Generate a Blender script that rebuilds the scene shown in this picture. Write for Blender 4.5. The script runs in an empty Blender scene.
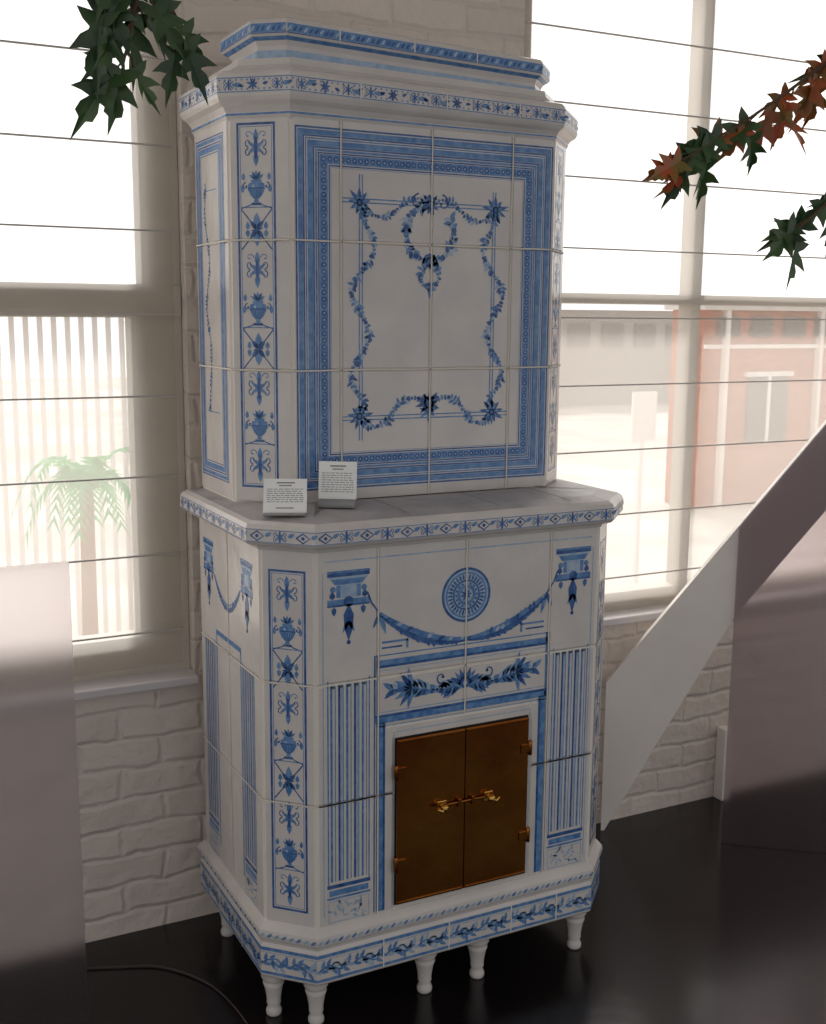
import bpy, bmesh, math, random
from mathutils import Vector, Matrix
random.seed(7)
scn=bpy.context.scene
scn.view_settings.view_transform='Standard'
COL=bpy.context.collection

# ------------------------------------------------------------------ materials
def srgb(r,g,b):
    f=lambda c:(c/255/12.92) if c/255<=.04045 else ((c/255+.055)/1.055)**2.4
    return (f(r),f(g),f(b),1)
def mat(name,col,rough=.5,metal=0,col2=None,nscale=8,ndetail=4,bump=0,bscale=20,ramp=(.35,.65),spec=.5,coat=0,bdist=.01,stretch=None):
    m=bpy.data.materials.new(name);m.use_nodes=True;nt=m.node_tree;N=nt.nodes;L=nt.links
    b=N['Principled BSDF'];b.inputs['Base Color'].default_value=col;b.inputs['Roughness'].default_value=rough
    b.inputs['Metallic'].default_value=metal;b.inputs['Specular IOR Level'].default_value=spec;b.inputs['Coat Weight'].default_value=coat
    tc=N.new('ShaderNodeTexCoord');vec=tc.outputs['Object']
    if stretch:
        mp=N.new('ShaderNodeMapping');mp.inputs['Scale'].default_value=stretch;L.new(vec,mp.inputs['Vector']);vec=mp.outputs['Vector']
    if col2:
        n=N.new('ShaderNodeTexNoise');n.inputs['Scale'].default_value=nscale;n.inputs['Detail'].default_value=ndetail;L.new(vec,n.inputs['Vector'])
        r=N.new('ShaderNodeValToRGB');r.color_ramp.elements[0].position=ramp[0];r.color_ramp.elements[1].position=ramp[1]
        r.color_ramp.elements[0].color=col;r.color_ramp.elements[1].color=col2
        L.new(n.outputs['Fac'],r.inputs['Fac']);L.new(r.outputs['Color'],b.inputs['Base Color'])
    if bump:
        n2=N.new('ShaderNodeTexNoise');n2.inputs['Scale'].default_value=bscale;n2.inputs['Detail'].default_value=5;L.new(vec,n2.inputs['Vector'])
        bp=N.new('ShaderNodeBump');bp.inputs['Strength'].default_value=bump;bp.inputs['Distance'].default_value=bdist
        L.new(n2.outputs['Fac'],bp.inputs['Height']);L.new(bp.outputs['Normal'],b.inputs['Normal'])
    return m
GLAZE=mat('white_glaze',srgb(216,210,205),.2,col2=srgb(206,200,196),nscale=9,bump=.35,bscale=11,bdist=.010)
GROUT=mat('cream_grout',srgb(228,221,212),.8)
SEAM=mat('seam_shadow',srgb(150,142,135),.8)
B_D=mat('cobalt_dark',srgb(38,76,138),.25,col2=srgb(72,112,166),nscale=45)
B_M=mat('cobalt_mid',srgb(72,118,174),.25,col2=srgb(112,150,194),nscale=60)
B_L=mat('cobalt_wash',srgb(142,170,202),.25,col2=srgb(174,192,210),nscale=50)
LEDGE=mat('ledge_grey',srgb(186,181,180),.45,col2=srgb(162,158,159),nscale=9,bump=.3,bscale=30)
STOVE=[GLAZE,GROUT,SEAM,B_D,B_M,B_L,LEDGE]
G,GR,SM,D,M,Lw,LG=range(7)
BRASS=mat('aged_brass',srgb(166,110,50),.17,metal=1,col2=srgb(128,68,30),nscale=4,ramp=(.35,.7),bump=.3,bscale=6)
BRASS2=mat('polished_brass',srgb(210,165,88),.22,metal=1)
DARK=mat('dark_iron',srgb(30,24,20),.6)

# ------------------------------------------------------------------ helpers
def link(o,parent=None):
    COL.objects.link(o)
    if parent: o.parent=parent
    return o
def mesh_obj(name,bm,mats,parent=None,smooth=False,loc=None):
    bm.normal_update()
    me=bpy.data.meshes.new(name);bm.to_mesh(me);bm.free()
    for m in mats: me.materials.append(m)
    if smooth:
        for p in me.polygons:p.use_smooth=True
    o=bpy.data.objects.new(name,me);link(o,parent)
    if loc:o.location=loc
    return o
def top(o,label,cat,group=None,kind=None):
    o['label']=label;o['category']=cat
    if group:o['group']=group
    if kind:o['kind']=kind
    return o
def empty(name,loc,label,cat,group=None):
    o=bpy.data.objects.new(name,None);o.location=loc;o.empty_display_size=.1;link(o);top(o,label,cat,group);return o
def child_fix(o,parent):
    o.parent=parent;o.matrix_parent_inverse=Matrix.Translation(parent.location).inverted()
def box(bm,x0,y0,z0,x1,y1,z1,mi=0,bev=0):
    r=bmesh.ops.create_cube(bm,size=1,matrix=Matrix.Translation(((x0+x1)/2,(y0+y1)/2,(z0+z1)/2))@Matrix.Diagonal((x1-x0,y1-y0,z1-z0,1)))
    vs=r['verts'];fs=set(f for v in vs for f in v.link_faces)
    for f in fs:f.material_index=mi
    if bev:
        es=set(e for v in vs for e in v.link_edges)
        rr=bmesh.ops.bevel(bm,geom=list(es),offset=bev,segments=2,affect='EDGES',profile=.5)
        for f in rr['faces']:f.material_index=mi
def lathe(bm,cx,cy,prof,seg=20,mi=0):
    rings=[]
    for r,z in prof:
        rings.append([bm.verts.new((cx+r*math.cos(2*math.pi*i/seg),cy+r*math.sin(2*math.pi*i/seg),z)) for i in range(seg)])
    for a,b in zip(rings,rings[1:]):
        for i in range(seg):
            f=bm.faces.new((a[i],a[(i+1)%seg],b[(i+1)%seg],b[i]));f.material_index=mi;f.smooth=True
    bm.faces.new(rings[0][::-1]).material_index=mi;bm.faces.new(rings[-1]).material_index=mi
def tube(bm,pts,r,seg=8,mi=0,r2=None):
    pts=[Vector(p) for p in pts];rings=[];n=len(pts)
    for i,p in enumerate(pts):
        d=(pts[min(i+1,n-1)]-pts[max(i-1,0)]).normalized()
        a=d.cross(Vector((0,0,1)));
        if a.length<.05:a=d.cross(Vector((1,0,0)))
        a.normalize();b=d.cross(a);rr=r if r2 is None else r+(r2-r)*i/(n-1)
        rings.append([bm.verts.new(p+a*rr*math.cos(2*math.pi*k/seg)+b*rr*math.sin(2*math.pi*k/seg)) for k in range(seg)])
    for a,b in zip(rings,rings[1:]):
        for k in range(seg):
            f=bm.faces.new((a[k],a[(k+1)%seg],b[(k+1)%seg],b[k]));f.material_index=mi;f.smooth=True
    bm.faces.new(rings[0][::-1]).material_index=mi;bm.faces.new(rings[-1]).material_index=mi
def cr(pts,n=12):
    out=[];P=[pts[0]]+list(pts)+[pts[-1]]
    for i in range(1,len(P)-2):
        for k in range(n):
            t=k/n;o=[]
            for c in range(len(pts[0])):
                a,b,c2,d=P[i-1][c],P[i][c],P[i+1][c],P[i+2][c]
                o.append(.5*((2*b)+(-a+c2)*t+(2*a-5*b+4*c2-d)*t*t+(-a+3*b-3*c2+d)*t**3))
            out.append(tuple(o))
    out.append(tuple(pts[-1]));return out
def resample(pts,step):
    res=[];d=0;nxt=step/2
    for a,b in zip(pts,pts[1:]):
        l=math.hypot(b[0]-a[0],b[1]-a[1])
        if l<1e-9:continue
        while d+l>=nxt:
            t=(nxt-d)/l
            res.append((a[0]+(b[0]-a[0])*t,a[1]+(b[1]-a[1])*t,math.atan2(b[1]-a[1],b[0]-a[0])));nxt+=step
        d+=l
    return res

# painted-decoration drawing on a planar tile face (u along face, v = height)
class Face:
    def __init__(s,bm,p0,p1,base=.0035):
        s.bm=bm;a=Vector((p0[0],p0[1],0));b=Vector((p1[0],p1[1],0));s.O=a;s.len=(b-a).length
        s.U=(b-a).normalized();s.N=Vector((s.U.y,-s.U.x,0));s.base=base
    def P(s,u,v,h):return s.O+s.U*u+Vector((0,0,v))+s.N*h
    def poly(s,pts,mi,layer=1):
        h=s.base+.00022*layer
        ar=sum(pts[i][0]*pts[(i+1)%len(pts)][1]-pts[(i+1)%len(pts)][0]*pts[i][1] for i in range(len(pts)))
        if ar<0:pts=pts[::-1]
        try:
            f=s.bm.faces.new([s.bm.verts.new(s.P(u,v,h)) for u,v in pts]);f.material_index=mi
        except Exception:pass
    def rect(s,u0,v0,u1,v1,mi,layer=1):s.poly([(u0,v0),(u1,v0),(u1,v1),(u0,v1)],mi,layer)
    def frame(s,u0,v0,u1,v1,w,mi,layer=1):
        s.poly([(u0,v0),(u1,v0),(u1-w,v0+w),(u0+w,v0+w)],mi,layer);s.poly([(u1,v0),(u1,v1),(u1-w,v1-w),(u1-w,v0+w)],mi,layer)
        s.poly([(u1,v1),(u0,v1),(u0+w,v1-w),(u1-w,v1-w)],mi,layer);s.poly([(u0,v1),(u0,v0),(u0+w,v0+w),(u0+w,v1-w)],mi,layer)
    def stroke(s,pts,w,mi,layer=1,w2=None,mid=None):
        n=len(pts);A=[];B=[]
        for i,(u,v) in enumerate(pts):
            a=pts[max(i-1,0)];b=pts[min(i+1,n-1)];dx,dy=b[0]-a[0],b[1]-a[1];l=math.hypot(dx,dy) or 1
            t=i/max(1,n-1);ww=w if w2 is None else w+(w2-w)*t
            if mid is not None: ww=w+(mid-w)*math.sin(math.pi*t)
            A.append((u-dy/l*ww/2,v+dx/l*ww/2));B.append((u+dy/l*ww/2,v-dx/l*ww/2))
        for i in range(n-1): s.poly([B[i],B[i+1],A[i+1],A[i]],mi,layer)
    def disc(s,u,v,r,mi,layer=1,n=12,rv=None):
        rv=rv or r;s.poly([(u+r*math.cos(2*math.pi*i/n),v+rv*math.sin(2*math.pi*i/n)) for i in range(n)],mi,layer)
    def ring(s,u,v,r,w,mi,layer=1,n=28,rv=None):
        rv=rv or r;s.stroke([(u+r*math.cos(2*math.pi*i/n),v+rv*math.sin(2*math.pi*i/n)) for i in range(n+1)],w,mi,layer)
    def leaf(s,u,v,ang,l,w,mi,layer=2):
        c,sn=math.cos(ang),math.sin(ang);pts=[(0,0),(.3*l,w/2),(.65*l,w*.4),(l,0),(.65*l,-w*.4),(.3*l,-w/2)]
        s.poly([(u+x*c-y*sn,v+x*sn+y*c) for x,y in pts],mi,layer)
    def star(s,u,v,r,mi,n=8,layer=3,w=.3):
        for i in range(n):s.leaf(u,v,2*math.pi*i/n+.2,r*random.uniform(.8,1.15),r*w,mi,layer)
        s.disc(u,v,r*.25,D,layer+1)
    def garland(s,pts,size=.012,step=.008,layer=2,line=.0016):
        s.stroke(pts,line,M,layer)
        for k,(u,v,a) in enumerate(resample(pts,step)):
            q=.75+.35*math.sin(k*.9)
            for sg in(1,-1):
                s.leaf(u,v,a+sg*random.uniform(.6,1.4),size*q*random.uniform(.7,1.25),size*.5,random.choice((D,M,M,Lw)),layer+1)
            if k%4==2:s.disc(u,v,size*.33,D,layer+2,8)
    def scroll(s,u,v,r,ang,turn,w,mi,layer=2):
        pts=[]
        for i in range(22):
            t=i/21;rr=r*(1-t*.85);a=ang+turn*t*4.6;pts.append((u+rr*math.cos(a),v+rr*math.sin(a)))
        s.stroke(pts,w,mi,layer,w2=w*.5);s.disc(pts[-1][0],pts[-1][1],w*.9,mi,layer,8)
    def swag(s,u0,v0,u1,v1,dip,th,layer=2):
        pts=[]
        for i in range(31):
            t=i/30;pts.append((u0+(u1-u0)*t,v0+(v1-v0)*t-dip*4*t*(1-t)))
        s.stroke(pts,th*.35,M,layer,mid=th)
        s.stroke([(u,v-th*.15) for u,v in pts],th*.1,D,layer+1,mid=th*.35)
        for k,(u,v,a) in enumerate(resample(pts,th*.55)):
            t=(u-u0)/(u1-u0);sz=th*(.35+.55*math.sin(math.pi*t))
            s.leaf(u,v,a+random.uniform(.5,1.1),sz*.9,sz*.45,random.choice((D,M,Lw)),layer+2)
            s.leaf(u,v,a-random.uniform(.5,1.1),sz*.9,sz*.45,D,layer+2)
    def urn(s,u,v,k,layer=2):
        body=[(0,-.42),(.09,-.40),(.06,-.32),(.2,-.2),(.3,0),(.27,.16),(.16,.2),(.2,.27),(0,.27)]
        pts=[(u+x*k,v+y*k) for x,y in body]+[(u-x*k,v+y*k) for x,y in body[::-1][1:-1]]
        s.poly(pts,M,layer);s.rect(u-.16*k,v-.5*k,u+.16*k,v-.42*k,D,layer+1)
        s.stroke([(u-.26*k,v+.02*k),(u+.26*k,v+.02*k)],.04*k,D,layer+1)
        for i in(-2,-1,0,1,2):s.stroke([(u+i*.04*k,v-.3*k),(u+i*.1*k,v-.02*k)],.025*k,D,layer+1)
        s.disc(u-.1*k,v+.09*k,.05*k,Lw,layer+1,8)
        for sg in(1,-1):s.scroll(u+sg*.36*k,v+.08*k,.12*k,math.pi/2,-sg,.04*k,D,layer)
        for i in range(5):s.leaf(u,v+.27*k,math.pi/2+(i-2)*.5,.3*k,.11*k,D if i%2 else M,layer+1)
    def motif(s,u,v,k,layer=2):
        for sg in(1,-1):
            s.scroll(u+sg*.28*k,v+.18*k,.16*k,-math.pi/2,sg,.045*k,D,layer);s.scroll(u+sg*.28*k,v-.18*k,.16*k,math.pi/2,-sg,.045*k,D,layer)
            s.leaf(u,v,math.pi/2-sg*1.0,.36*k,.13*k,M,layer+1);s.leaf(u,v,-math.pi/2+sg*1.0,.36*k,.13*k,M,layer+1)
        s.leaf(u,v,math.pi/2,.42*k,.14*k,D,layer+1);s.leaf(u,v,-math.pi/2,.42*k,.14*k,D,layer+1);s.disc(u,v,.08*k,D,layer+2,8)
    def strip(s,u0,v0,u1,v1,seq):
        s.frame(u0,v0,u1,v1,.005,D,1);s.frame(u0+.0075,v0+.0075,u1-.0075,v1-.0075,.0015,M,1)
        uc=(u0+u1)/2;n=len(seq);h=(v1-v0-.018)/n;w=(u1-u0)-.018
        for i,ch in enumerate(seq):
            b=v0+.009+i*h;c=b+h/2
            if ch=='u':
                s.urn(uc,c,w*.95)
                s.stroke([(uc-w*.5,b+.004),(uc+w*.5,b+.004)],.0022,M,2)
                for sg in(1,-1):
                    s.stroke([(uc+sg*w*.5,c-h*.48),(uc+sg*w*.2,c-h*.40),(uc+sg*w*.1,c-h*.34)],.0024,D,2)
                    s.leaf(uc+sg*w*.45,c-h*.1,math.pi/2,h*.22,w*.12,M,2);s.leaf(uc+sg*w*.42,c+h*.2,math.pi/2,h*.2,w*.12,M,2)
            elif ch=='m':
                s.motif(uc,c,w*.85)
                for sg in(1,-1):s.leaf(uc,c+sg*h*.12,sg*math.pi/2,h*.34,w*.18,M,2)
                s.scroll(uc-w*.25,c+h*.3,w*.14,0,1,.0022,M,2);s.scroll(uc+w*.25,c+h*.3,w*.14,math.pi,-1,.0022,M,2)
            elif ch=='x':
                s.stroke([(uc-w/2,b),(uc,c),(uc-w/2,b+h)],.003,D,2);s.stroke([(uc+w/2,b),(uc,c),(uc+w/2,b+h)],.003,D,2)
                for a in(1,-1):
                    s.leaf(uc,c,a*math.pi/2,h*.42,w*.24,M,3)
                    for q in(1,-1):s.leaf(uc,c,a*math.pi/2+q*.7,h*.3,w*.15,D,3);s.leaf(uc+q*w*.3,c,a*math.pi/2,h*.2,w*.14,M,3)
                s.star(uc,c,w*.2,D,6)
    def pilaster(s,uc,v0,v1,t,w=.095):
        for i,(y0,y1,k,mi) in enumerate(((0,.013,.52,D),(.013,.018,.47,Lw),(.0,.005,.52,M))):
            s.rect(uc-w*k,t-y1,uc+w*k,t-y0,mi,2+i)
        s.poly([(uc-w*.44,t-.018),(uc+w*.44,t-.018),(uc+w*.34,t-.030),(uc-w*.34,t-.030)],M,2)
        s.poly([(uc-w*.30,t-.030),(uc+w*.30,t-.030),(uc+w*.26,t-.060),(uc-w*.26,t-.060)],Lw,2)
        for sg in(1,-1):
            s.rect(min(uc+sg*w*.3,uc+sg*w*.2),t-.058,max(uc+sg*w*.3,uc+sg*w*.2),t-.032,M,3);s.disc(uc+sg*w*.38,t-.040,.007,M,3,8)
            s.leaf(uc+sg*w*.40,t-.062,math.pi/2,.018,.014,D,3);s.leaf(uc+sg*w*.36,t-.078,-math.pi/2,.020,.012,D,3)
        s.rect(uc-w*.52,t-.078,uc+w*.52,t-.062,M,2);s.rect(uc-w*.52,t-.078,uc+w*.52,t-.074,D,3);s.disc(uc,t-.068,.012,D,3,10)
        s.leaf(uc,t-.072,-math.pi/2,.085,.024,D,3);s.leaf(uc,t-.11,-math.pi/2-.5,.03,.009,M,3);s.leaf(uc,t-.11,-math.pi/2+.5,.03,.009,M,3)
        s.disc(uc,t-.158,.005,D,3,8)
        n=5;ww=w*.98
        s.rect(uc-ww/2-.004,v0+.002,uc-ww/2-.001,v1+.012,M,2);s.rect(uc+ww/2+.001,v0+.002,uc+ww/2+.004,v1+.012,M,2)
        for i in range(n):
            a=uc-ww/2+ww*i/n+.003;b=uc-ww/2+ww*(i+1)/n-.003
            s.rect(a,v0+.012,a+.005,v1,D if i%2 else M,2);s.rect(a+.006,v0+.012,b-.003,v1,Lw if i%2 else G,2);s.rect(b-.002,v0+.012,b,v1,M,2)
            s.disc((a+b)/2,v1,(b-a)/2,Lw,2,8)
        s.rect(uc-w*.55,v0-.004,uc+w*.55,v0+.005,D,2);s.rect(uc-w*.5,v0-.022,uc+w*.5,v0-.008,M,2);s.rect(uc-w*.55,v0-.030,uc+w*.55,v0-.025,M,2)
        s.frame(uc-w*.52,v0-.085,uc+w*.52,v0-.034,.002,Lw,2)
        for i in range(22):
            s.leaf(uc+random.uniform(-.4,.36)*w,v0-random.uniform(.042,.078),random.uniform(0,6.28),.018,.005,Lw,2)
    def tiles(s,us,vs,gap=.0014,mi=G):
        for i in range(len(us)-1):
            for j in range(len(vs)-1):
                a,b,c,d=us[i]+gap,us[i+1]-gap,vs[j]+gap,vs[j+1]-gap;e=.0035
                o=[s.bm.verts.new(s.P(x,y,0)) for x,y in((a,c),(b,c),(b,d),(a,d))]
                t=[s.bm.verts.new(s.P(x,y,s.base)) for x,y in((a+e,c+e),(b-e,c+e),(b-e,d-e),(a+e,d-e))]
                s.bm.faces.new(t).material_index=mi
                for k in range(4):
                    s.bm.faces.new((o[k],o[(k+1)%4],t[(k+1)%4],t[k])).material_index=GR
        def wob(p,q):
            n=14;r=[]
            for i in range(n+1):
                t=i/n;r.append((p[0]+(q[0]-p[0])*t+random.uniform(-.0006,.0006),p[1]+(q[1]-p[1])*t+random.uniform(-.0006,.0006)))
            return r
        for u in us[1:-1]:
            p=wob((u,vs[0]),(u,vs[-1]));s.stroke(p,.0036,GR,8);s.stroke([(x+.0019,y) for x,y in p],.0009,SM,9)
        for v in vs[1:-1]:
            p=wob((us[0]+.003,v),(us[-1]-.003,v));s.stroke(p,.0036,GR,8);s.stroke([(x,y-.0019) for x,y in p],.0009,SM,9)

def outline(x0,x1,y0,y1,c):
    return [(x0,y1),(x0,y0+c),(x0+c,y0),(x1-c,y0),(x1,y0+c),(x1,y1)]
def offset(pts,e):
    n=len(pts);out=[]
    for i in range(n):
        a,b,c=Vector(pts[i-1]),Vector(pts[i]),Vector(pts[(i+1)%n])
        d1=(b-a).normalized();d2=(c-b).normalized();n1=Vector((d1.y,-d1.x));n2=Vector((d2.y,-d2.x))
        k=(n1+n2);k=k/ (1+n1.dot(n2));out.append(tuple(b+k*e))
    return out
def sweep(bm,pts,prof,mis=None,caps=True):
    rings=[]
    for e,z in prof:
        rings.append([bm.verts.new((x,y,z)) for x,y in offset(pts,e)])
    n=len(pts)
    for k,(a,b) in enumerate(zip(rings,rings[1:])):
        for i in range(n):
            f=bm.faces.new((a[i],a[(i+1)%n],b[(i+1)%n],b[i]));f.material_index=mis[k] if mis else 0
    if caps:
        bm.faces.new(rings[0][::-1]).material_index=mis[0] if mis else 0
        bm.faces.new(rings[-1]).material_index=mis[-1] if mis else 0
def sag(bm,k,z0):   # old masonry has settled toward one side
    for v in bm.verts:
        if v.co.z>z0:v.co.z+=k*(.80-v.co.x)/.70*min(1,(v.co.z-z0)/.03)

# ------------------------------------------------------------------ STOVE
stove=empty('tiled_stove',(.45,.27,0),'tall white ceramic tile stove with blue painted ornament, brass door','tile stove')
def part(name,bm,mats=STOVE,**k):
    o=mesh_obj(name,bm,mats,**k);child_fix(o,stove);return o
W=.900;c=.088;Dp=.526
LO=outline(0,W,0,Dp,c);ZP=.232;ZL=1.10
# lower body
bm=bmesh.new();sweep(bm,LO,[(0,ZP-.01),(0,ZL+.01)],[GR])
F=[Face(bm,LO[i],LO[i+1]) for i in range(5)]
side,chl,fr,chr_,sider=F
cx=.452-c
hz=[ZP,.532,.804,ZL]
side.tiles([0,.22,side.len],hz);chl.tiles([0,chl.len],hz);chr_.tiles([0,chr_.len],hz);sider.tiles([0,.22,sider.len],hz)
f=fr
fl=f.len
f.tiles([0,.145,cx,cx+.225,fl],[.804,ZL])
f.tiles([0,.145],[ZP,.532,.804]);f.tiles([cx+.225,fl],[ZP,.532,.804])
f.tiles([.145,cx,cx+.225],[.690,.804]);f.tiles([.145,.185],[ZP,.532,.690]);f.tiles([.545,cx+.225],[ZP,.532,.690])
f.tiles([.185,.545],[.655,.690]);f.tiles([.185,.545],[ZP,.262])
for v in(.532,):
    f.stroke([(0.002,v),(.185,v)],.0036,GR,8);f.stroke([(.545,v),(fl-.002,v)],.0036,GR,8)
f.stroke([(.002,.804),(fl-.002,.804)],.0038,GR,8);f.stroke([(.145,ZP),(.145,.804)],.003,GR,8);f.stroke([(cx+.225,ZP),(cx+.225,.804)],.003,GR,8)
pl=.289
for sg in(-1,1):f.pilaster(cx+sg*pl,.338,.800,1.052)
mv=.968
f.disc(cx,mv,.063,Lw,1,36);f.ring(cx,mv,.060,.006,D,2,36);f.ring(cx,mv,.051,.004,M,2,36)
for i in range(32):
    a=2*math.pi*i/32;f.leaf(cx+.034*math.cos(a),mv+.034*math.sin(a),a,.016,.005,D,3)
f.ring(cx,mv,.033,.004,D,3,30);f.ring(cx,mv,.020,.007,M,3,24);f.star(cx,mv,.018,D,8);
for i in range(16):
    a=2*math.pi*i/16;f.disc(cx+.0265*math.cos(a),mv+.0265*math.sin(a),.003,D,4,6)
f.swag(cx-.215,.948,cx,.866,.024,.026);f.swag(cx,.866,cx+.218,.948,.024,.026)
for sg in(-1,1):
    f.stroke([(cx+sg*.215,.948),(cx+sg*.235,.975),(cx+sg*.245,1.0)],.004,D,2)
    f.leaf(cx+sg*.215,.948,-math.pi/2-sg*.3,.05,.012,M,3);f.leaf(cx+sg*.215,.948,-math.pi/2+sg*.5,.035,.01,D,3)
    f.rect(min(cx+sg*.21,cx+sg*.145),.880,max(cx+sg*.21,cx+sg*.145),.885,M,2)
    f.rect(min(cx+sg*.21,cx+sg*.160),.868,max(cx+sg*.21,cx+sg*.160),.872,D,2)
    f.rect(cx+sg*.148-.003,.864,cx+sg*.148+.003,.885,M,2)
f.rect(cx-.225,.852,cx+.225,.855,M,2);f.rect(cx-.222,.830,cx+.222,.843,M,2);f.rect(cx-.222,.825,cx+.222,.831,D,3);f.rect(cx-.22,.818,cx+.22,.820,Lw,2)
f.rect(cx-.225,.712,cx+.225,.718,D,3);f.rect(cx-.225,.698,cx+.225,.712,M,2);f.rect(cx-.225,.722,cx+.225,.725,Lw,2)
for sg in(-1,1):
    for a,b,mi in((.226,.229,D),(.205,.221,M),(.201,.206,D)):
        f.rect(min(cx+sg*a,cx+sg*b),ZP+.022,max(cx+sg*a,cx+sg*b),.70,mi,2)
    for a,b,mi in((.225,.229,D),(.217,.222,M)):
        f.rect(min(cx+sg*a,cx+sg*b),.70,max(cx+sg*a,cx+sg*b),.855,mi,2)
    f.rect(min(cx+sg*.1795,cx+sg*.1775),ZP+.022,max(cx+sg*.1795,cx+sg*.1775),.672,Lw,2)
f.rect(cx-.1795,.672,cx+.1795,.674,Lw,2)
f.rect(cx-.225,.690,cx+.225,.6925,Lw,2)
av=.768
for sg in(-1,1):
    sp=cr([(cx,av),(cx+sg*.05,av-.012),(cx+sg*.11,av-.004),(cx+sg*.15,av+.004),(cx+sg*.185,av+.004)],8)
    f.stroke(sp,.012,M,2,w2=.003)
    for k,(u,v,a) in enumerate(resample(sp,.0105)):
        s_=.036 if k<12 else .030
        sc=.75+.4*math.sin(k*.8)
        f.leaf(u,v,a+.65 if sg>0 else a-.65,s_*sc,.013,M if k%2 else Lw,3);f.leaf(u,v,a-.65 if sg>0 else a+.65,s_*sc*.9,.012,D if k%2 else M,3)
    for k in range(7):f.leaf(cx+sg*.135,av+.002,(0 if sg>0 else math.pi)+(k-3)*.45,.050,.012,D if k%2 else M,4)
    f.scroll(cx+sg*.06,av+.016,.016,-math.pi/2,sg,.004,D,5)
for k in range(9):f.leaf(cx,av-.012,math.pi/2+(k-4)*.33,.045,.011,D if k%2 else M,5)
f.disc(cx,av-.006,.012,D,6);f.disc(cx,av-.006,.006,Lw,7)
f.rect(.02,1.072,fl-.02,1.075,Lw,2)
f.rect(.014,.27,.0165,1.05,Lw,2);f.rect(fl-.0165,.27,fl-.014,1.05,Lw,2)
for ch in(chl,chr_):
    ch.strip(ch.len/2-.044,.280,ch.len/2+.042,1.054,'mumxumxum')
for sd in(side,sider):
    sl=sd.len
    sd.pilaster(sl-.085,.338,.800,1.052,.075);sd.pilaster(.075,.338,.800,1.052,.075)
    sd.swag(.12,.975,sl-.13,.975,.06,.018);sd.rect(.125,.83,sl-.13,.842,M,2)
    sd.rect(.125,.29,.131,.83,M,2);sd.rect(sl-.137,.29,sl-.131,.83,M,2);sd.rect(.125,.80,sl-.131,.803,D,2)
part('lower_body',bm)

# ledge (middle shelf)
bm=bmesh.new();E=.038
prof=[(-.02,1.095),(.006,1.095),(.010,1.103),(.022,1.106),(E-.006,1.110),(E,1.117),(E,1.145),(E-.005,1.154),(E-.014,1.160),(-.02,1.168),(-.2,1.172)]
sweep(bm,LO,prof,[G,G,G,G,G,G,G,G,LG,LG])
OO=offset(LO,E)
for i in range(5):
    fc=Face(bm,OO[i],OO[i+1],base=.0004);n=max(1,int(fc.len/.045))
    for k in range(n):
        u=(k+.5)*fc.len/n
        if k%2:fc.motif(u,1.131,.036)
        else:
            fc.stroke([(u-.015,1.131),(u,1.141),(u+.015,1.131),(u,1.121),(u-.015,1.131)],.0032,D,2);fc.disc(u,1.131,.004,D,2,8)
        fc.leaf(u+.5*fc.len/n-.008,1.131,.5,.018,.009,M,2)
    fc.rect(0,1.1175,fc.len,1.119,M,1);fc.rect(0,1.1432,fc.len,1.1448,M,1)
for x in(.30,.53,.72):
    bm.faces.new([bm.verts.new(p) for p in((x-.002,-.015,1.1675),(x+.002,-.015,1.1675),(x+.002,.17,1.1715),(x-.002,.17,1.1715))]).material_index=SM
part('middle_ledge',bm)

# upper body
iu=.010;yu=.180;cu=.102;ZU=1.165;ZT=2.0
UO=outline(iu,.878,yu,Dp,cu)
bm=bmesh.new();sweep(bm,UO,[(0,ZU-.004),(0,ZT+.02)],[GR])
F=[Face(bm,UO[i],UO[i+1]) for i in range(5)];side,chl,fr,chr_,sider=F
vz=[ZU+.003,1.464,1.743,ZT+.01]
ox=iu+cu
side.tiles([0,side.len],vz);sider.tiles([0,sider.len],vz);chl.tiles([0,chl.len],vz);chr_.tiles([0,chr_.len],vz)
f=fr
f.tiles([0,.226-ox,.449-ox,.661-ox,f.len],vz)
a0,a1,b0,b1=.120-ox,.773-ox,1.198,1.980
for o_,w_,mi in((0,.004,D),(.006,.011,M),(.0175,.0035,D),(.023,.003,M),(.028,.012,M),(.0405,.0035,D),(.0455,.005,M),(.052,.003,D),(.056,.019,M),(.077,.003,D),(.082,.001,M)):
    f.frame(a0+o_,b0+o_,a1-o_,b1-o_,w_,mi,1)
def around(u0,v0,u1,v1,st):
    r=[]
    n=int((u1-u0)/st)
    for k in range(n+1):r+= [(u0+(u1-u0)*k/n,v0),(u0+(u1-u0)*k/n,v1)]
    n=int((v1-v0)/st)
    for k in range(1,n):r+=[(u0,v0+(v1-v0)*k/n),(u1,v0+(v1-v0)*k/n)]
    return r
for u,v in around(a0+.0655,b0+.0655,a1-.0655,b1-.0655,.0145):
    f.disc(u,v,.0064,D,2,8);f.disc(u,v,.0022,Lw,3,6)
xl,xr,zt_,zb=.270-ox,.617-ox,1.828,1.360;xc=.446-ox
for dz in(0,.008):
    f.stroke([(xl-.045,zt_+dz),(xr+.035,zt_+dz)],.0028,M,2);f.stroke([(xl-.045,zb-dz),(xr+.045,zb-dz)],.0028,M,2)
for dx in(0,.007):
    f.stroke([(xl+dx,zt_+.06),(xl+dx,zb-.055)],.0028,M,2);f.stroke([(xr-dx,zt_+.04),(xr-dx,zb-.03)],.0028,M,2)
for u,v in((xl,zt_),(xr,zt_),(xl,zb),(xr,zb)):f.star(u,v,.032,D,9);f.star(u,v,.022,M,7,4)
def mir(p):return[(2*xc-u,v) for u,v in p]
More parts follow.
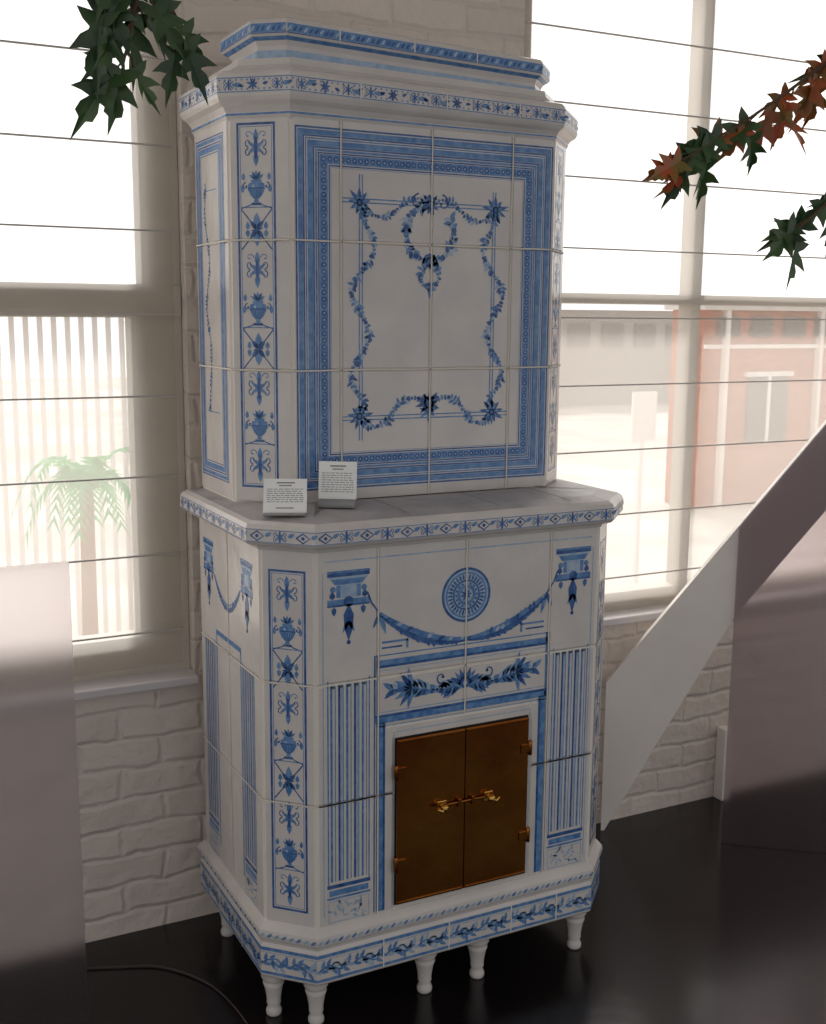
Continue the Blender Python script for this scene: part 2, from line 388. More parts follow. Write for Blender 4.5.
left=cr([(xl,zt_),(xl+.014,zt_-.045),(xl+.036,zt_-.085),(xl+.026,zt_-.125),(xl-.008,zt_-.165),(xl-.018,zt_-.205),(xl+.008,zt_-.245),(xl+.024,zt_-.285),(xl+.010,zt_-.325),(xl-.018,zt_-.365),(xl-.012,zt_-.405),(xl+.012,zt_-.435),(xl,zb)],8)
f.garland(left,.015,.0085);f.garland(mir(left),.015,.0085)
topg=cr([(xl,zt_),(xl+.025,zt_-.022),(xl+.065,zt_-.028),(xl+.10,zt_-.005),(xl+.125,zt_+.012),(xc,zt_+.016)],10)
f.garland(topg,.013,.0085);f.garland(mir(topg),.013,.0085)
bot=cr([(xl,zb),(xl+.03,zb-.025),(xl+.07,zb-.012),(xl+.095,zb+.022),(xl+.125,zb+.038),(xc,zb+.03)],10)
f.garland(bot,.015,.0085);f.garland(mir(bot),.015,.0085)
f.star(xc,zb+.025,.032,D,10);f.star(xc,zb+.008,.026,M,7)
wr=[(xc+.062*math.cos(2*math.pi*i/40),1.768+.062*math.sin(2*math.pi*i/40)) for i in range(41)]
f.garland(wr[9:]+wr[:5],.020,.009);f.star(xc,1.832,.026,D,9)
for sg in(-1,1):f.scroll(xc+sg*.03,1.835,.02,math.pi/2,-sg,.004,D,3)
f.stroke([(xc,1.715),(xc,1.695)],.004,D,3);f.leaf(xc,1.725,-.9,.035,.014,D,3);f.leaf(xc,1.725,math.pi+.9,.035,.014,D,3)
wr=[(xc+.024*math.cos(2*math.pi*i/24),1.674+.024*math.sin(2*math.pi*i/24)) for i in range(25)]
f.garland(wr,.014,.007)
f.leaf(xc,1.652,-1.57,.03,.010,M,3)
for ch in(chl,chr_):ch.strip(ch.len/2-.052,1.203,ch.len/2+.038,1.987,'mumxumxum')
for sd in(side,sider):
    l=sd.len;q0,q1=.012,l-.03
    for o_,w_,mi in((0,.003,D),(.005,.008,M),(.016,.003,D),(.021,.012,M),(.036,.002,D)):
        sd.frame(q0+o_,1.205+o_,q1-o_,1.975-o_,w_,mi,1)
    sd.garland(cr([(q0+.07,1.88),(q0+.06,1.8),(q0+.09,1.7),(q0+.06,1.6),(q0+.09,1.5),(q0+.07,1.36)],8),.011,.009)
    sd.stroke([(q0+.055,1.86),(q1-.055,1.86)],.002,M,2);sd.stroke([(q0+.055,1.36),(q1-.055,1.36)],.002,M,2)
part('upper_body',bm)

# cornice
bm=bmesh.new();CE=.028
prof=[(-.02,1.992),(.002,1.992),(.006,2.000),(.007,2.006),(.013,2.014),(.022,2.020),(.026,2.026),(CE,2.031),(CE,2.062),(.025,2.070),(.019,2.076),(.006,2.080),(-.012,2.086),(-.024,2.096),(-.028,2.110),(-.2,2.110)]
sweep(bm,UO,prof,[G]*15)
OO=offset(UO,CE)
for i in range(5):
    fc=Face(bm,OO[i],OO[i+1],base=.0003);n=max(2,int(fc.len/.05))
    fc.rect(0,2.0315,fc.len,2.0335,M,1);fc.rect(0,2.0595,fc.len,2.0615,M,1)
    for k in range(n):
        u=(k+.5)*fc.len/n
        if k%3==1:fc.star(u,2.0465,.015,D,7)
        else:
            fc.motif(u,2.0465,.030);fc.leaf(u+.01,2.0465,random.uniform(-.5,.5),.024,.010,M,2)
        fc.leaf(u+.022,2.0465,random.uniform(-.5,.5),.014,.007,D,2)
    m_=int(fc.len/.0125)
    for k in range(m_):fc.disc((k+.5)*fc.len/m_,2.0375,.0022,M,2,6);fc.disc((k+.5)*fc.len/m_,2.0560,.0022,M,2,6)
    if fc.len>.3:
        for u in(.16,.37,.56):
            if u<fc.len:fc.rect(u,2.031,u+.003,2.062,GR,6)
OO=offset(UO,.0068)
for i in range(5):
    fc=Face(bm,OO[i],OO[i+1],base=.0006);fc.rect(0,2.0012,fc.len,2.0042,M,1)
sag(bm,.012,2.0)
part('cornice',bm)
# top cap
bm=bmesh.new()
TO=outline(.068,.800,yu+.036,.450,.052)
prof=[(-.03,2.085),(-.004,2.102),(-.006,2.126),(0,2.136),(.010,2.142),(.014,2.146),(.014,2.170),(.009,2.177),(-.004,2.182),(-.15,2.182)]
sweep(bm,TO,prof,[G,G,G,M,G,G,G,G,G])
OO=offset(TO,.014)
for i in range(5):
    fc=Face(bm,OO[i],OO[i+1],base=.0003);fc.rect(.002,2.149,fc.len-.002,2.167,M,1);fc.rect(0,2.1465,fc.len,2.1485,D,1)
    n=max(2,int(fc.len/.012))
    for k in range(n):
        u=(k+.5)*fc.len/n;fc.leaf(u-.004,2.151,.9,.017,.006,D if k%3 else Lw,2)
    if fc.len>.3:
        for u in(.12,.30,.46):
            if u<fc.len:fc.rect(u,2.147,u+.003,2.170,GR,5)
OO=offset(TO,-.0055)
for i in range(5):
    fc=Face(bm,OO[i],OO[i+1],base=.0015);fc.rect(0,2.106,fc.len,2.118,Lw,1)
sag(bm,.022,2.09)
part('top_cap',bm)

# plinth
bm=bmesh.new()
prof=[(-.03,.116),(.012,.116),(.015,.121),(.015,.190),(.011,.198),(.013,.205),(.019,.212),(.021,.222),(.019,.232),(.013,.240),(.006,.248),(-.01,.254)]
sweep(bm,LO,prof,[G]*11)
OO=offset(LO,.015)
for i in range(5):
    fc=Face(bm,OO[i],OO[i+1],base=.0004)
    fc.rect(0,.124,fc.len,.131,M,1);fc.rect(0,.181,fc.len,.189,M,1);fc.rect(0,.176,fc.len,.178,Lw,1)
    n=max(1,round(fc.len/.085));w=fc.len/n
    for k in range(n):
        u=(k+.5)*w
        sp=cr([(u-w*.46,.150),(u-w*.2,.160),(u,.154),(u+w*.2,.146),(u+w*.46,.158)],6)
        fc.stroke(sp,.004,D,2)
        for j,(a,b,an) in enumerate(resample(sp,.006)):fc.leaf(a,b,an+(1 if j%2 else -1)*.8,.022,.009,random.choice((M,Lw,M)),3)
        fc.scroll(u,.154,.014,0,1,.004,M,3)
    if fc.len>.3:
        for u in(.16,.33,.50,.63)[:4 if fc.len>.6 else 2]:fc.rect(u,.121,u+.003,.190,GR,6)
OO=offset(LO,.0205)
for i in range(5):
    fc=Face(bm,OO[i],OO[i+1],base=.0006);n=int(fc.len/.016)
    for k in range(n):
        u=(k+.5)*fc.len/n;fc.leaf(u-.006,.216,.7,.017,.007,M if k%2 else Lw,1)
part('plinth',bm)

# legs
legprof=[(.015,0),(.018,.004),(.0185,.012),(.015,.020),(.014,.025),(.017,.031),(.016,.037),(.018,.052),(.022,.073),(.025,.081),(.021,.085),(.025,.090),(.029,.097),(.028,.104),(.032,.110),(.034,.119)]
bm=bmesh.new();lathe(bm,0,0,legprof,18,G)
legm=part('leg',bm)
pos=[(.022,.104),(.096,.030),(.374,.030),(.517,.028),(.806,.032),(.035,.481),(.862,.481)]
for i,(x,y) in enumerate(pos):
    o=legm if i==0 else legm.copy()
    if i:COL.objects.link(o);o.parent=stove;o.matrix_parent_inverse=Matrix.Translation(stove.location).inverted()
    o.location=(x,y,0);o.rotation_euler=(0,0,i*.3)

# firebox: frame, two brass leaves
x0,x1,z0,z1=.277,.6235,.262,.656
bm=bmesh.new();box(bm,x0-.003,-.0035,z0-.003,x1+.003,.01,z1+.003,0);part('firebox_frame',bm,[DARK])
def door(x0,x1):
    bm=bmesh.new();box(bm,x0,-.012,z0,x1,-.0036,z1,0,bev=.002)
    for a,b,c_,d in((x0+.002,x1-.002,z0+.002,z0+.008),(x0+.002,x1-.002,z1-.008,z1-.002)):
        box(bm,a,-.0145,c_,b,-.011,d,0,bev=.001)
    return part('firebox_door',bm,[BRASS])
xm=.452
d1=door(x0,xm-.0008);d2=door(xm+.0008,x1)
d1['label']='aged brass firebox door leaf with hinges';d2['label']='aged brass firebox door leaf with latch'
def sub(name,bm,parent,m):
    o=mesh_obj(name,bm,[m]);o.parent=parent;return o
for d,xh,sg in((d1,x0,-1),(d2,x1,1)):
    for z in(z0+.10,z1-.075):
        bm=bmesh.new();lathe(bm,xh+sg*.003,-.014,[(.004,z-.018),(.005,z-.016),(.005,z+.016),(.004,z+.018)],10);
        box(bm,min(xh,xh-sg*.022),-.0155,z-.011,max(xh,xh-sg*.022),-.011,z+.011,0,bev=.001)
        sub('hinge',bm,d,BRASS)
    xk=xm+sg*.062
    bm=bmesh.new()
    tube(bm,[(xk,-.010,.482),(xk,-.026,.482)],.004,8);bmesh.ops.create_uvsphere(bm,u_segments=14,v_segments=10,radius=.009,matrix=Matrix.Translation((xk,-.029,.482)))
    box(bm,xk-.012,-.016,.470,xk+.012,-.012,.494,0,bev=.002)
    tube(bm,[(xk,-.03,.482),(xk+sg*.010,-.034,.476),(xk+sg*.018,-.032,.484)],.004,8)
    sub('handle',bm,d,BRASS2)
bm=bmesh.new();box(bm,xm-.050,-.019,.4785,xm+.050,-.014,.4855,0,bev=.002)
box(bm,xm-.022,-.022,.472,xm-.014,-.012,.492,0,bev=.001);box(bm,xm+.014,-.022,.472,xm+.022,-.012,.492,0,bev=.001)
sub('latch_bar',bm,d2,BRASS)

# ------------------------------------------------------------------ placards
CARD=mat('white_card',srgb(250,250,248),.6);INK=mat('grey_ink',srgb(130,130,136),.7);ACR=mat('grey_metal_stand',srgb(150,150,150),.35,metal=.6)
def placard(name,x,y,z,w,h,tilt,rz,label,zb,extra):
    e=empty(name,(x,y,z),label,'sign','exhibit placards on the stove ledge')
    R=Matrix.Translation((x,y,z))@Matrix.Rotation(rz,4,'Z')@Matrix.Rotation(-tilt,4,'X')
    bm=bmesh.new();box(bm,-w/2,-.0008,zb,w/2,.0008,zb+h,0)
    rnd=random.Random(int(x*1000))
    def bar(a,b,zc,t):bm.faces.new([bm.verts.new(p) for p in((a,-.0012,zc),(b,-.0012,zc),(b,-.0012,zc+t),(a,-.0012,zc+t))]).material_index=1
    bar(-w*.2,w*.22,zb+h*.86,h*.035);bar(-w*.14,w*.15,zb+h*.78,h*.03)
    zc=zb+h*.68
    for r in range(extra):
        a=-w*.42
        while a<w*.38:
            b=min(a+rnd.uniform(.05,.14)*w,w*.42);bar(a,b,zc,h*.018);a=b+w*.025
        zc-=h*.062
    if extra<8:bar(-w*.2,w*.2,zb+h*.12,h*.03)
    bm.transform(R);o=mesh_obj('card',bm,[CARD,INK]);child_fix(o,e)
    bm=bmesh.new()
    box(bm,-w*.46,.0012,.001,w*.46,.0032,zb+h*.7,0,bev=.0005);bm.transform(Matrix.Rotation(-tilt,4,'X'))
    box(bm,-w*.48,-.022,0,w*.48,.020,.0025,0,bev=.0008)
    if zb>.01:box(bm,-w*.48,-.016,0,w*.48,-.012,.014,0,bev=.0008)
    bm.transform(Matrix.Translation((x,y,z))@Matrix.Rotation(rz,4,'Z'));
    o=mesh_obj('stand',bm,[ACR]);child_fix(o,e)
    return e
placard('placard',.046,.064,1.1700,.092,.078,.55,-.42,'small white printed card leaning back at the ledge corner',.003,7)
placard('placard',.182,.100,1.1722,.084,.082,.14,-.56,'small white printed card upright in a grey metal stand',.016,9)

# ------------------------------------------------------------------ room
def brickmat(name,c1,c2,mort=.88,size=.012,bumps=.6):
    m=bpy.data.materials.new(name);m.use_nodes=True;nt=m.node_tree;N=nt.nodes;L=nt.links;b=N['Principled BSDF'];b.inputs['Roughness'].default_value=.65
    tc=N.new('ShaderNodeTexCoord');sx=N.new('ShaderNodeSeparateXYZ');cb=N.new('ShaderNodeCombineXYZ');L.new(tc.outputs['Object'],sx.inputs[0])
    nz=N.new('ShaderNodeTexNoise');nz.inputs['Scale'].default_value=7;nz.inputs['Detail'].default_value=4;L.new(tc.outputs['Object'],nz.inputs['Vector'])
    mm=N.new('ShaderNodeMath');mm.operation='MULTIPLY_ADD';mm.inputs[1].default_value=.045;L.new(nz.outputs['Fac'],mm.inputs[0]);L.new(sx.outputs['Z'],mm.inputs[2])
    m2=N.new('ShaderNodeMath');m2.operation='ADD';L.new(sx.outputs['X'],m2.inputs[0]);L.new(sx.outputs['Y'],m2.inputs[1])
    m3=N.new('ShaderNodeMath');m3.operation='MULTIPLY_ADD';m3.inputs[1].default_value=.06;L.new(nz.outputs['Fac'],m3.inputs[0]);L.new(m2.outputs[0],m3.inputs[2])
    L.new(m3.outputs[0],cb.inputs['X']);L.new(mm.outputs[0],cb.inputs['Y'])
    br=N.new('ShaderNodeTexBrick');br.inputs['Scale'].default_value=1;br.inputs['Brick Width'].default_value=.215;br.inputs['Row Height'].default_value=.078;br.inputs['Mortar Size'].default_value=size;br.inputs['Mortar Smooth'].default_value=1
    br.inputs['Color1'].default_value=c1;br.inputs['Color2'].default_value=c2;br.inputs['Mortar'].default_value=tuple(x*mort for x in c1[:3])+(1,)
    L.new(cb.outputs[0],br.inputs['Vector']);L.new(br.outputs['Color'],b.inputs['Base Color'])
    n2=N.new('ShaderNodeTexNoise');n2.inputs['Scale'].default_value=16;n2.inputs['Detail'].default_value=9;L.new(tc.outputs['Object'],n2.inputs['Vector'])
    sb=N.new('ShaderNodeMath');sb.operation='MULTIPLY_ADD';sb.inputs[1].default_value=-.34;L.new(br.outputs['Fac'],sb.inputs[0]);L.new(n2.outputs['Fac'],sb.inputs[2])
    bp=N.new('ShaderNodeBump');bp.inputs['Strength'].default_value=bumps;bp.inputs['Distance'].default_value=.022;L.new(sb.outputs[0],bp.inputs['Height']);L.new(bp.outputs['Normal'],b.inputs['Normal'])
    return m
WALL=brickmat('painted_brick',srgb(226,214,203),srgb(218,206,195),.95)
PAINT=mat('frame_paint',srgb(198,190,178),.5,col2=srgb(186,178,166),nscale=4)
SILL=mat('sill_paint',srgb(212,206,206),.4)
WHITE=mat('white_paint',srgb(248,242,236),.35,col2=srgb(238,230,222),nscale=3)
FLOOR=mat('black_floor',srgb(26,20,21),.2,col2=srgb(16,12,13),nscale=3,bump=.12,bscale=7,bdist=.01,spec=.5)
CEIL=mat('ceiling_paint',srgb(225,222,218),.8)
def struct(o):o['kind']='structure';return o
wy=.6
bm=bmesh.new()
def wbox(*a):box(bm,*a)
wbox(-4,wy,0,4.2,.86,.672)
wbox(0.0,wy,.672,.952,.86,3.1)
wbox(3.0,wy,.672,4.2,.86,3.1);wbox(-4,wy,.672,-2.2,.86,3.1)
wbox(-2.2,wy,2.75,0,.86,3.1);wbox(.952,wy,2.75,3.0,.86,3.1)
struct(mesh_obj('wall_back',bm,[WALL]))
bm=bmesh.new();box(bm,-4,-5.5,-.1,4.2,.86,0);struct(mesh_obj('floor',bm,[FLOOR]))
bm=bmesh.new();box(bm,-4,-3.2,3.1,4.2,.86,3.2);struct(mesh_obj('ceiling',bm,[CEIL]))
def window(n,xa,xb,bars,trans,rail,jl,jr):
    bm=bmesh.new();y0,y1=.64,.72
    box(bm,xa,y0,.672,xa+jl,y1,2.75,0,bev=.004);box(bm,xb-jr,y0,.672,xb,y1,2.75,0,bev=.004)
    box(bm,xa+.001,y0+.004,.673,xb-.001,y1-.004,rail,0);box(bm,xa+.001,y0+.004,2.68,xb-.001,y1-.004,2.749,0)
    box(bm,xa+.002,y0-.006,trans[0],xb-.002,y1+.004,trans[1],0,bev=.004)
    for b in bars:box(bm,b[0],y0+.008,b[2],b[1],y1-.012,b[3],0)
    struct(mesh_obj('window_%d'%n,bm,[PAINT]))
    bm=bmesh.new();box(bm,xa-.02,.565,.655,xb+.0,.66,.678,0,bev=.004);struct(mesh_obj('trim_%d'%n,bm,[SILL]))
window(1,-2.2,0,[(-.125,-.08,.7,1.6),(-.095,-.08,1.6,2.7),(-1.2,-1.15,.7,2.7)],(1.575,1.655),.775,.05,.085)
window(2,.952,3.0,[(1.615,1.652,.7,2.7),(2.35,2.39,.7,2.7)],(1.625,1.655),.735,.05,.05)

# sheer roman shades
SH=bpy.data.materials.new('sheer_shade');SH.use_nodes=True;nt=SH.node_tree;N=nt.nodes;L=nt.links;N.clear()
o_=N.new('ShaderNodeOutputMaterial');t1=N.new('ShaderNodeBsdfTransparent');t2=N.new('ShaderNodeBsdfTranslucent');mx=N.new('ShaderNodeMixShader');mx.inputs[0].default_value=.40
t2.inputs[0].default_value=srgb(250,243,234);t1.inputs[0].default_value=(1,1,1,1)
L.new(t1.outputs[0],mx.inputs[1]);L.new(t2.outputs[0],mx.inputs[2]);L.new(mx.outputs[0],o_.inputs[0])
BAT=mat('batten_grey',srgb(190,184,178),.6)
def shade(xa,xb,lab):
    e=empty('roman_shade',((xa+xb)/2,.615,.70),lab,'window shade','sheer roman shades')
    bm=bmesh.new();n=44;zs=[.70+i*(2.72-.70)/80 for i in range(81)]
    grid=[]
    for z in zs:
        row=[]
        ph=((z-.793)/.1975)%1
        for i in range(n+1):
            x=xa+(xb-xa)*i/n;row.append(bm.verts.new((x,.618+.004*math.sin(math.pi*ph)+.0012*math.sin(x*9+z*3),z)))
        grid.append(row)
    for a,b in zip(grid,grid[1:]):
        for i in range(n):bm.faces.new((a[i],a[i+1],b[i+1],b[i])).smooth=True
    child_fix(mesh_obj('fabric',bm,[SH]),e)
    for k in range(10):
        z=.793+.1975*k
        bm=bmesh.new();box(bm,xa,.610,z-.002,xb,.616,z+.002,0);child_fix(mesh_obj('batten',bm,[BAT]),e)
    bm=bmesh.new();box(bm,xa,.602,2.70,xb,.625,2.745,0,bev=.003);child_fix(mesh_obj('headrail',bm,[SILL]),e)
shade(-2.18,-.025,'sheer off-white roman shade with thin battens, double-hung sash window')
shade(.965,2.98,'sheer off-white roman shade with thin battens, wide window')

# ------------------------------------------------------------------ outside
GND=mat('pale_yard',srgb(216,208,198),.9,col2=srgb(184,176,168),nscale=.35,ramp=(.4,.6))
bm=bmesh.new();box(bm,-30,.9,-2.4,60,70,-2.3);o=mesh_obj('yard_ground',bm,[GND]);top(o,'pale sunlit paved yard outside the windows','ground');o['kind']='stuff'
RB=brickmat('red_brick',srgb(196,106,66),srgb(150,76,48),1.3,.012)
bm=bmesh.new();box(bm,15.1,16,-2.3,34,17.0,1.75,0)
box(bm,14.95,15.85,1.75,34.2,17.1,1.86,1);box(bm,15.1,15.92,.98,34,16.0,1.06,1)
for k in range(4):box(bm,16.3+k*2.6,15.93,-1.0,17.4+k*2.6,16.02,.4,2);box(bm,16.2+k*2.6,15.9,.4,17.5+k*2.6,16.02,.50,1);box(bm,16.8+k*2.6,15.9,-1,16.88+k*2.6,16.02,.4,1)
for k in range(4):box(bm,15.55+k*2.6,15.85,-2.3,15.65+k*2.6,15.99,1.75,1)
for k in range(10):box(bm,15.4+k*.9,15.90,1.22,15.95+k*.9,16.02,1.62,2)
o=mesh_obj('brick_building',bm,[RB,WHITE,mat('window_dark',srgb(70,60,56),.3)]);top(o,'low red brick building with white coping outside the window','building')
bm=bmesh.new();box(bm,13,40,-2.3,44,46,1.9,0)
for k in range(16):box(bm,14+k*1.8,39.85,.3,15.1+k*1.8,40.02,1.3,1)
o=mesh_obj('warehouse',bm,[mat('grey_cladding',srgb(164,158,156),.8),mat('shutter_grey',srgb(100,94,92),.6)]);top(o,'distant low grey warehouse beyond the yard','building')
FE=mat('white_fence',srgb(236,230,226),.6)
bm=bmesh.new();box(bm,8.05,9,-2.3,8.11,9.06,.6,0);box(bm,7.9,8.97,.1,8.26,9.0,.7,0)
o=mesh_obj('yard_sign',bm,[FE]);top(o,'small plain sign on a post in the yard','sign')
bm=bmesh.new()
for k in range(75):
    x=-2.6+k*.092;box(bm,x,6.0,-2.3,x+.034,6.02,1.78,0)
box(bm,-2.6,6.02,-1.9,4.3,6.05,-1.84,0);box(bm,-2.6,6.02,1.62,4.3,6.05,1.68,0)
o=mesh_obj('slat_fence',bm,[FE]);top(o,'pale vertical slat fence outside the sash window','fence')
TR=mat('palm_bark',srgb(150,100,64),.9);PG=mat('palm_leaf',srgb(20,150,80),.6,col2=srgb(60,180,96),nscale=3)
# thin leaves let the sun through
ntp=PG.node_tree;tl=ntp.nodes.new('ShaderNodeBsdfTranslucent');tl.inputs[0].default_value=srgb(40,170,90);mxp=ntp.nodes.new('ShaderNodeMixShader');mxp.inputs[0].default_value=.4
ntp.links.new(ntp.nodes['Principled BSDF'].outputs[0],mxp.inputs[1]);ntp.links.new(tl.outputs[0],mxp.inputs[2]);ntp.links.new(mxp.outputs[0],ntp.nodes['Material Output'].inputs[0])
bx,by,bz=.535,4.6,.56
palm=empty('palm_tree',(bx,by,-2.3),'small green palm tree in the yard outside','tree')
bm=bmesh.new();tube(bm,[(bx,by,-2.297),(bx-.02,by,-1.2),(bx,by,bz)],.07,10,0,.04);child_fix(mesh_obj('trunk',bm,[TR]),palm)
bm=bmesh.new()
for k in range(12):
    a=2*math.pi*k/12+.2;ln=random.uniform(.30,.46);lift=random.uniform(.12,.42);pp=[]
    for i in range(9):
        t=i/8;pp.append(Vector((bx+math.cos(a)*ln*t,by+math.sin(a)*ln*t,bz+lift*math.sin(t*2.2)-.42*t*t)))
    for i in range(8):
        d=(pp[i+1]-pp[i]).normalized();s_=d.cross(Vector((0,0,1))).normalized()
        for sg in(1,-1):
            for j in range(2):
                p=pp[i].lerp(pp[i+1],j/2);tip=p+s_*sg*.12*(1-.6*i/8)+d*.09-Vector((0,0,.03))
                bm.faces.new([bm.verts.new(p),bm.verts.new(p+d*.04),bm.verts.new(tip)])
child_fix(mesh_obj('fronds',bm,[PG]),palm)

# ------------------------------------------------------------------ frosted panels and stair rail
def frosted(name,dens,col,rough=.45):
    m=bpy.data.materials.new(name);m.use_nodes=True;nt=m.node_tree;N=nt.nodes;L=nt.links;b=N['Principled BSDF']
    b.inputs['Base Color'].default_value=col;b.inputs['Transmission Weight'].default_value=1;b.inputs['Roughness'].default_value=rough;b.inputs['IOR'].default_value=1.15
    b.inputs['Specular IOR Level'].default_value=.3
    d=N.new('ShaderNodeBsdfDiffuse');d.inputs[0].default_value=srgb(110,104,110);mx=N.new('ShaderNodeMixShader');mx.inputs[0].default_value=dens
    L.new(b.outputs[0],mx.inputs[1]);L.new(d.outputs[0],mx.inputs[2]);L.new(mx.outputs[0],N['Material Output'].inputs[0]);return m
FR=frosted('frosted_acrylic',.03,srgb(240,236,240),.36)
FR2=frosted('smoked_acrylic',.03,srgb(214,204,208),.34)
bm=bmesh.new();box(bm,-1.35,.15,0.0,-.385,.156,1.09,0,bev=.001)
o=mesh_obj('frosted_panel',bm,[FR]);top(o,'frosted grey acrylic panel standing before the sash window','panel','frosted acrylic panels')
Pn=Vector((1.588,.364,0));dr=Vector((.778,-.628,0));nn=Vector((-.628,-.778,0))
def slab(bm,pts,n,t):
    a=[bm.verts.new(p) for p in pts];b=[bm.verts.new(p+n*t) for p in pts];k=len(pts)
    bm.faces.new(a[::-1]);bm.faces.new(b)
    for i in range(k):bm.faces.new((a[i],a[(i+1)%k],b[(i+1)%k],b[i]))
    bmesh.ops.recalc_face_normals(bm,faces=bm.faces[:])
zt=lambda s:.985+1.38*s
bm=bmesh.new();q=[(0,0),(.85,0),(.85,zt(.85)),(0,zt(0))]
slab(bm,[Pn+dr*s+Vector((0,0,z))+nn*.06 for s,z in q],nn,.006)
o=mesh_obj('frosted_panel',bm,[FR2]);top(o,'frosted acrylic panel with sloping top edge beside the white rail','panel','frosted acrylic panels')
bm=bmesh.new()
q=[(-.365,zt(-.365)),(-.365,.0),(-.355,.0),(.0,zt(0)-.275),(1.0,zt(1.0)-.265),(1.0,zt(1.0))]
slab(bm,[Pn+dr*s+Vector((0,0,z))+nn*.004 for s,z in q],nn,.045)
o=mesh_obj('stair_stringer',bm,[WHITE]);top(o,'wide white painted diagonal board rising from the floor by the wall','stair rail')

# ------------------------------------------------------------------ foliage
LEAF=mat('dark_leaf',srgb(30,58,32),.4,col2=srgb(66,94,48),nscale=14)
LEAFR=mat('red_leaf',srgb(176,74,36),.4,col2=srgb(112,100,44),nscale=26)
STEM=mat('stem_brown',srgb(90,66,46),.8)
def lobed(bm,P,d,up,l,mi,r):
    d=d.normalized();s_=d.cross(up).normalized();n=s_.cross(d)
    half=[(0,0),(-.04,.12),(-.04,.40),(.12,.28),(.22,.13),(.34,.30),(.58,.48),(.52,.28),(.50,.12),(.64,.20),(.78,.20),(.82,.08),(1.15,0)]
    curl=r.uniform(-.2,.4)
    for sg in(1,-1):
        vs=[bm.verts.new(P+d*l*x+s_*sg*l*y*.80+n*l*(y*.35-curl*x*x)) for x,y in half]
        mid=[bm.verts.new(P+d*l*x-n*l*(curl*x*x)) for x in(.15,.42,.7)]
        for p in([vs[0],vs[1],vs[2],vs[3],vs[4],mid[0]],[mid[0],vs[4],vs[5],vs[6],vs[7],vs[8],mid[1]],[mid[1],vs[8],vs[9],vs[10],vs[11],vs[12],mid[2]]):
            if sg<0:p=p[::-1]
            f=bm.faces.new(p);f.material_index=mi
def branch(stems,label,loc,seed,leaf,red,nl,zmax=2.15):
    r=random.Random(seed)
    e=empty('leafy_branch',loc,label,'plant')
    bm=bmesh.new()
    for s in stems:tube(bm,cr(s,8),.005,6,0,.0015)
    lb=bmesh.new()
    for s,n in zip(stems,nl):
        p=[Vector(q) for q in cr(s,12)]
        p=[q for q in p if q.z<zmax];L0=len(p)
        for k in range(n):
            t=(k+.5)/n;i=int(t*(L0-2));d=(p[i+1]-p[i]).normalized()
            out=Vector((r.uniform(-1,1),r.uniform(-.5,.5),r.uniform(-1,.6)))
            dd=(d*.6+out*.9+Vector((0,0,-.3))).normalized()
            up=Vector((r.uniform(-.6,.6),-1,r.uniform(-.2,.8)))
            base=p[i]+dd*leaf*.35
            tube(bm,[p[i],base],.0015,5,0,.001)
            lobed(lb,base,dd,up,leaf*r.uniform(.75,1.15),1 if r.random()<red else 0,r)
        lobed(lb,p[-1],(p[-1]-p[-3]),Vector((0,-1,.3)),leaf,1 if r.random()<red else 0,r)
    child_fix(mesh_obj('stem',bm,[STEM]),e)
    child_fix(mesh_obj('leaves',lb,[LEAF,LEAFR]),e)
branch([[(-.40,-.7,3.1),(-.41,-.7,2.4),(-.41,-.7,2.05),(-.43,-.7,1.96),(-.45,-.7,1.88)],
        [(-.41,-.7,2.15),(-.39,-.68,2.04),(-.375,-.66,1.97),(-.36,-.66,1.93)],
        [(-.42,-.7,2.15),(-.455,-.72,2.06),(-.475,-.72,1.99),(-.475,-.72,1.95)]],
       'hanging dark green branch with pointed lobed leaves',(-.40,-.7,3.1),3,.072,.03,[12,5,6])
branch([[(.98,-.7,3.1),(.96,-.7,2.4),(.84,-.7,2.10),(.70,-.7,1.99),(.54,-.7,1.89),(.43,-.7,1.83)]],
       'drooping branch with green and reddish lobed leaves',(.98,-.7,3.1),5,.074,.45,[26])
branch([[(1.05,-.7,3.1),(1.03,-.7,2.3),(.88,-.7,1.92),(.77,-.7,1.80),(.68,-.7,1.73)]],
       'drooping dark green leafy branch tip near the window',(1.05,-.7,3.1),8,.076,.0,[8],1.9)
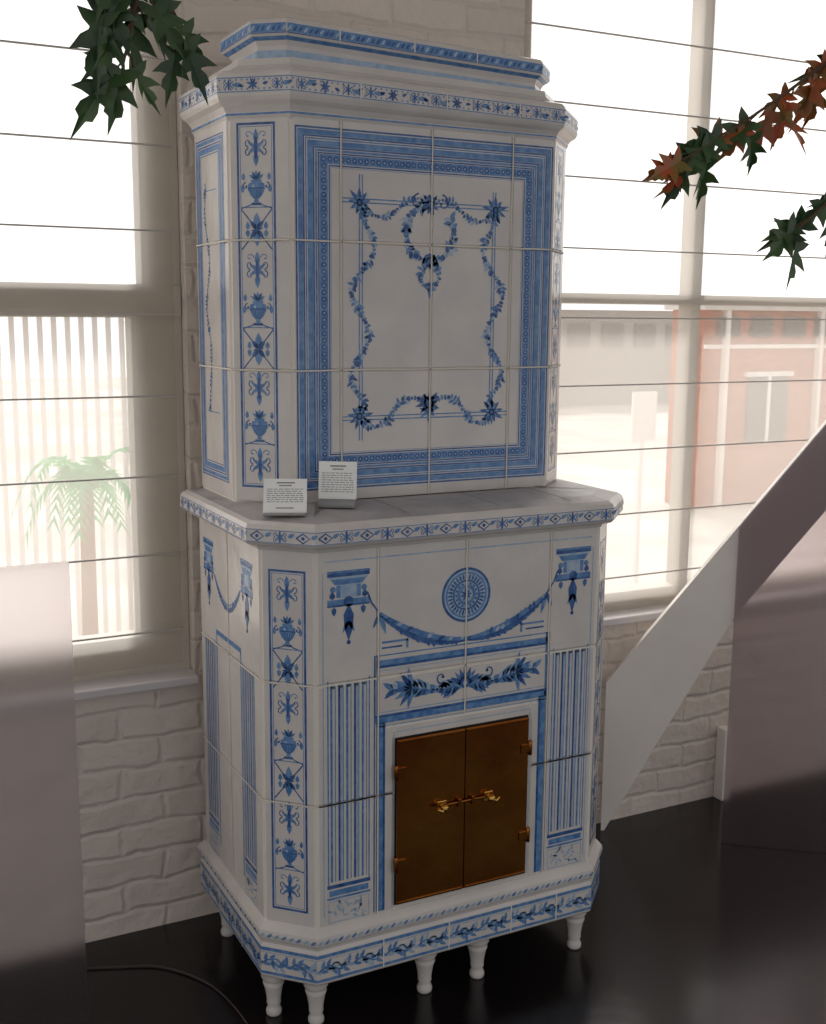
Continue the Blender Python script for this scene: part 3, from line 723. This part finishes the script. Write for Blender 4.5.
# cable on the floor
bm=bmesh.new();tube(bm,cr([(-.36,.49,.004),(-.26,.45,.004),(-.16,.40,.004),(-.08,.28,.004),(-.05,.12,.004),(-.06,-.05,.004),(-.1,-.3,.004)],10),.0022,6)
o=mesh_obj('cable',bm,[mat('cable_grey',srgb(70,60,56),.5)]);top(o,'thin grey cable lying on the dark floor','cable')
bm=bmesh.new();box(bm,1.765,.555,.0,1.80,.597,.25,0,bev=.004);o=mesh_obj('wall_conduit',bm,[WHITE]);top(o,'short white painted conduit standing at the wall base','conduit')

# ------------------------------------------------------------------ light
w=bpy.data.worlds.new('World');scn.world=w;w.use_nodes=True;nt=w.node_tree;N=nt.nodes;L=nt.links
bg=N['Background'];tc=N.new('ShaderNodeTexCoord');sx=N.new('ShaderNodeSeparateXYZ');L.new(tc.outputs['Generated'],sx.inputs[0])
mr=N.new('ShaderNodeMapRange');mr.inputs['From Min'].default_value=-.2;mr.inputs['From Max'].default_value=.5;mr.inputs['To Min'].default_value=.62;mr.inputs['To Max'].default_value=1.5
L.new(sx.outputs['Y'],mr.inputs['Value']);L.new(mr.outputs[0],bg.inputs['Strength']);bg.inputs['Color'].default_value=(.99,.985,.99,1)
s=bpy.data.lights.new('sun','SUN');s.energy=2.6;s.angle=.25;s.color=(1,.96,.91);so=bpy.data.objects.new('sun',s);link(so)
so.rotation_euler=Vector((-.35,-1,-1.0)).to_track_quat('-Z','Y').to_euler();so.location=(3,8,8)

# ------------------------------------------------------------------ camera
psi,th,ro=.4747,.1687,.0083
fwd=Vector((math.sin(psi)*math.cos(th),math.cos(psi)*math.cos(th),-math.sin(th)))
r=fwd.cross(Vector((0,0,1))).normalized();u=r.cross(fwd)
r2=r*math.cos(ro)+u*math.sin(ro);u2=-r*math.sin(ro)+u*math.cos(ro)
cam=bpy.data.cameras.new('camera');co=bpy.data.objects.new('camera',cam);link(co)
mt=Matrix((( r2.x,u2.x,-fwd.x,-.8076),(r2.y,u2.y,-fwd.y,-2.1891),(r2.z,u2.z,-fwd.z,1.5846),(0,0,0,1)))
co.matrix_world=mt;cam.sensor_fit='VERTICAL';cam.sensor_height=36;cam.sensor_width=29;cam.lens=1151.67*36/1024
scn.camera=co
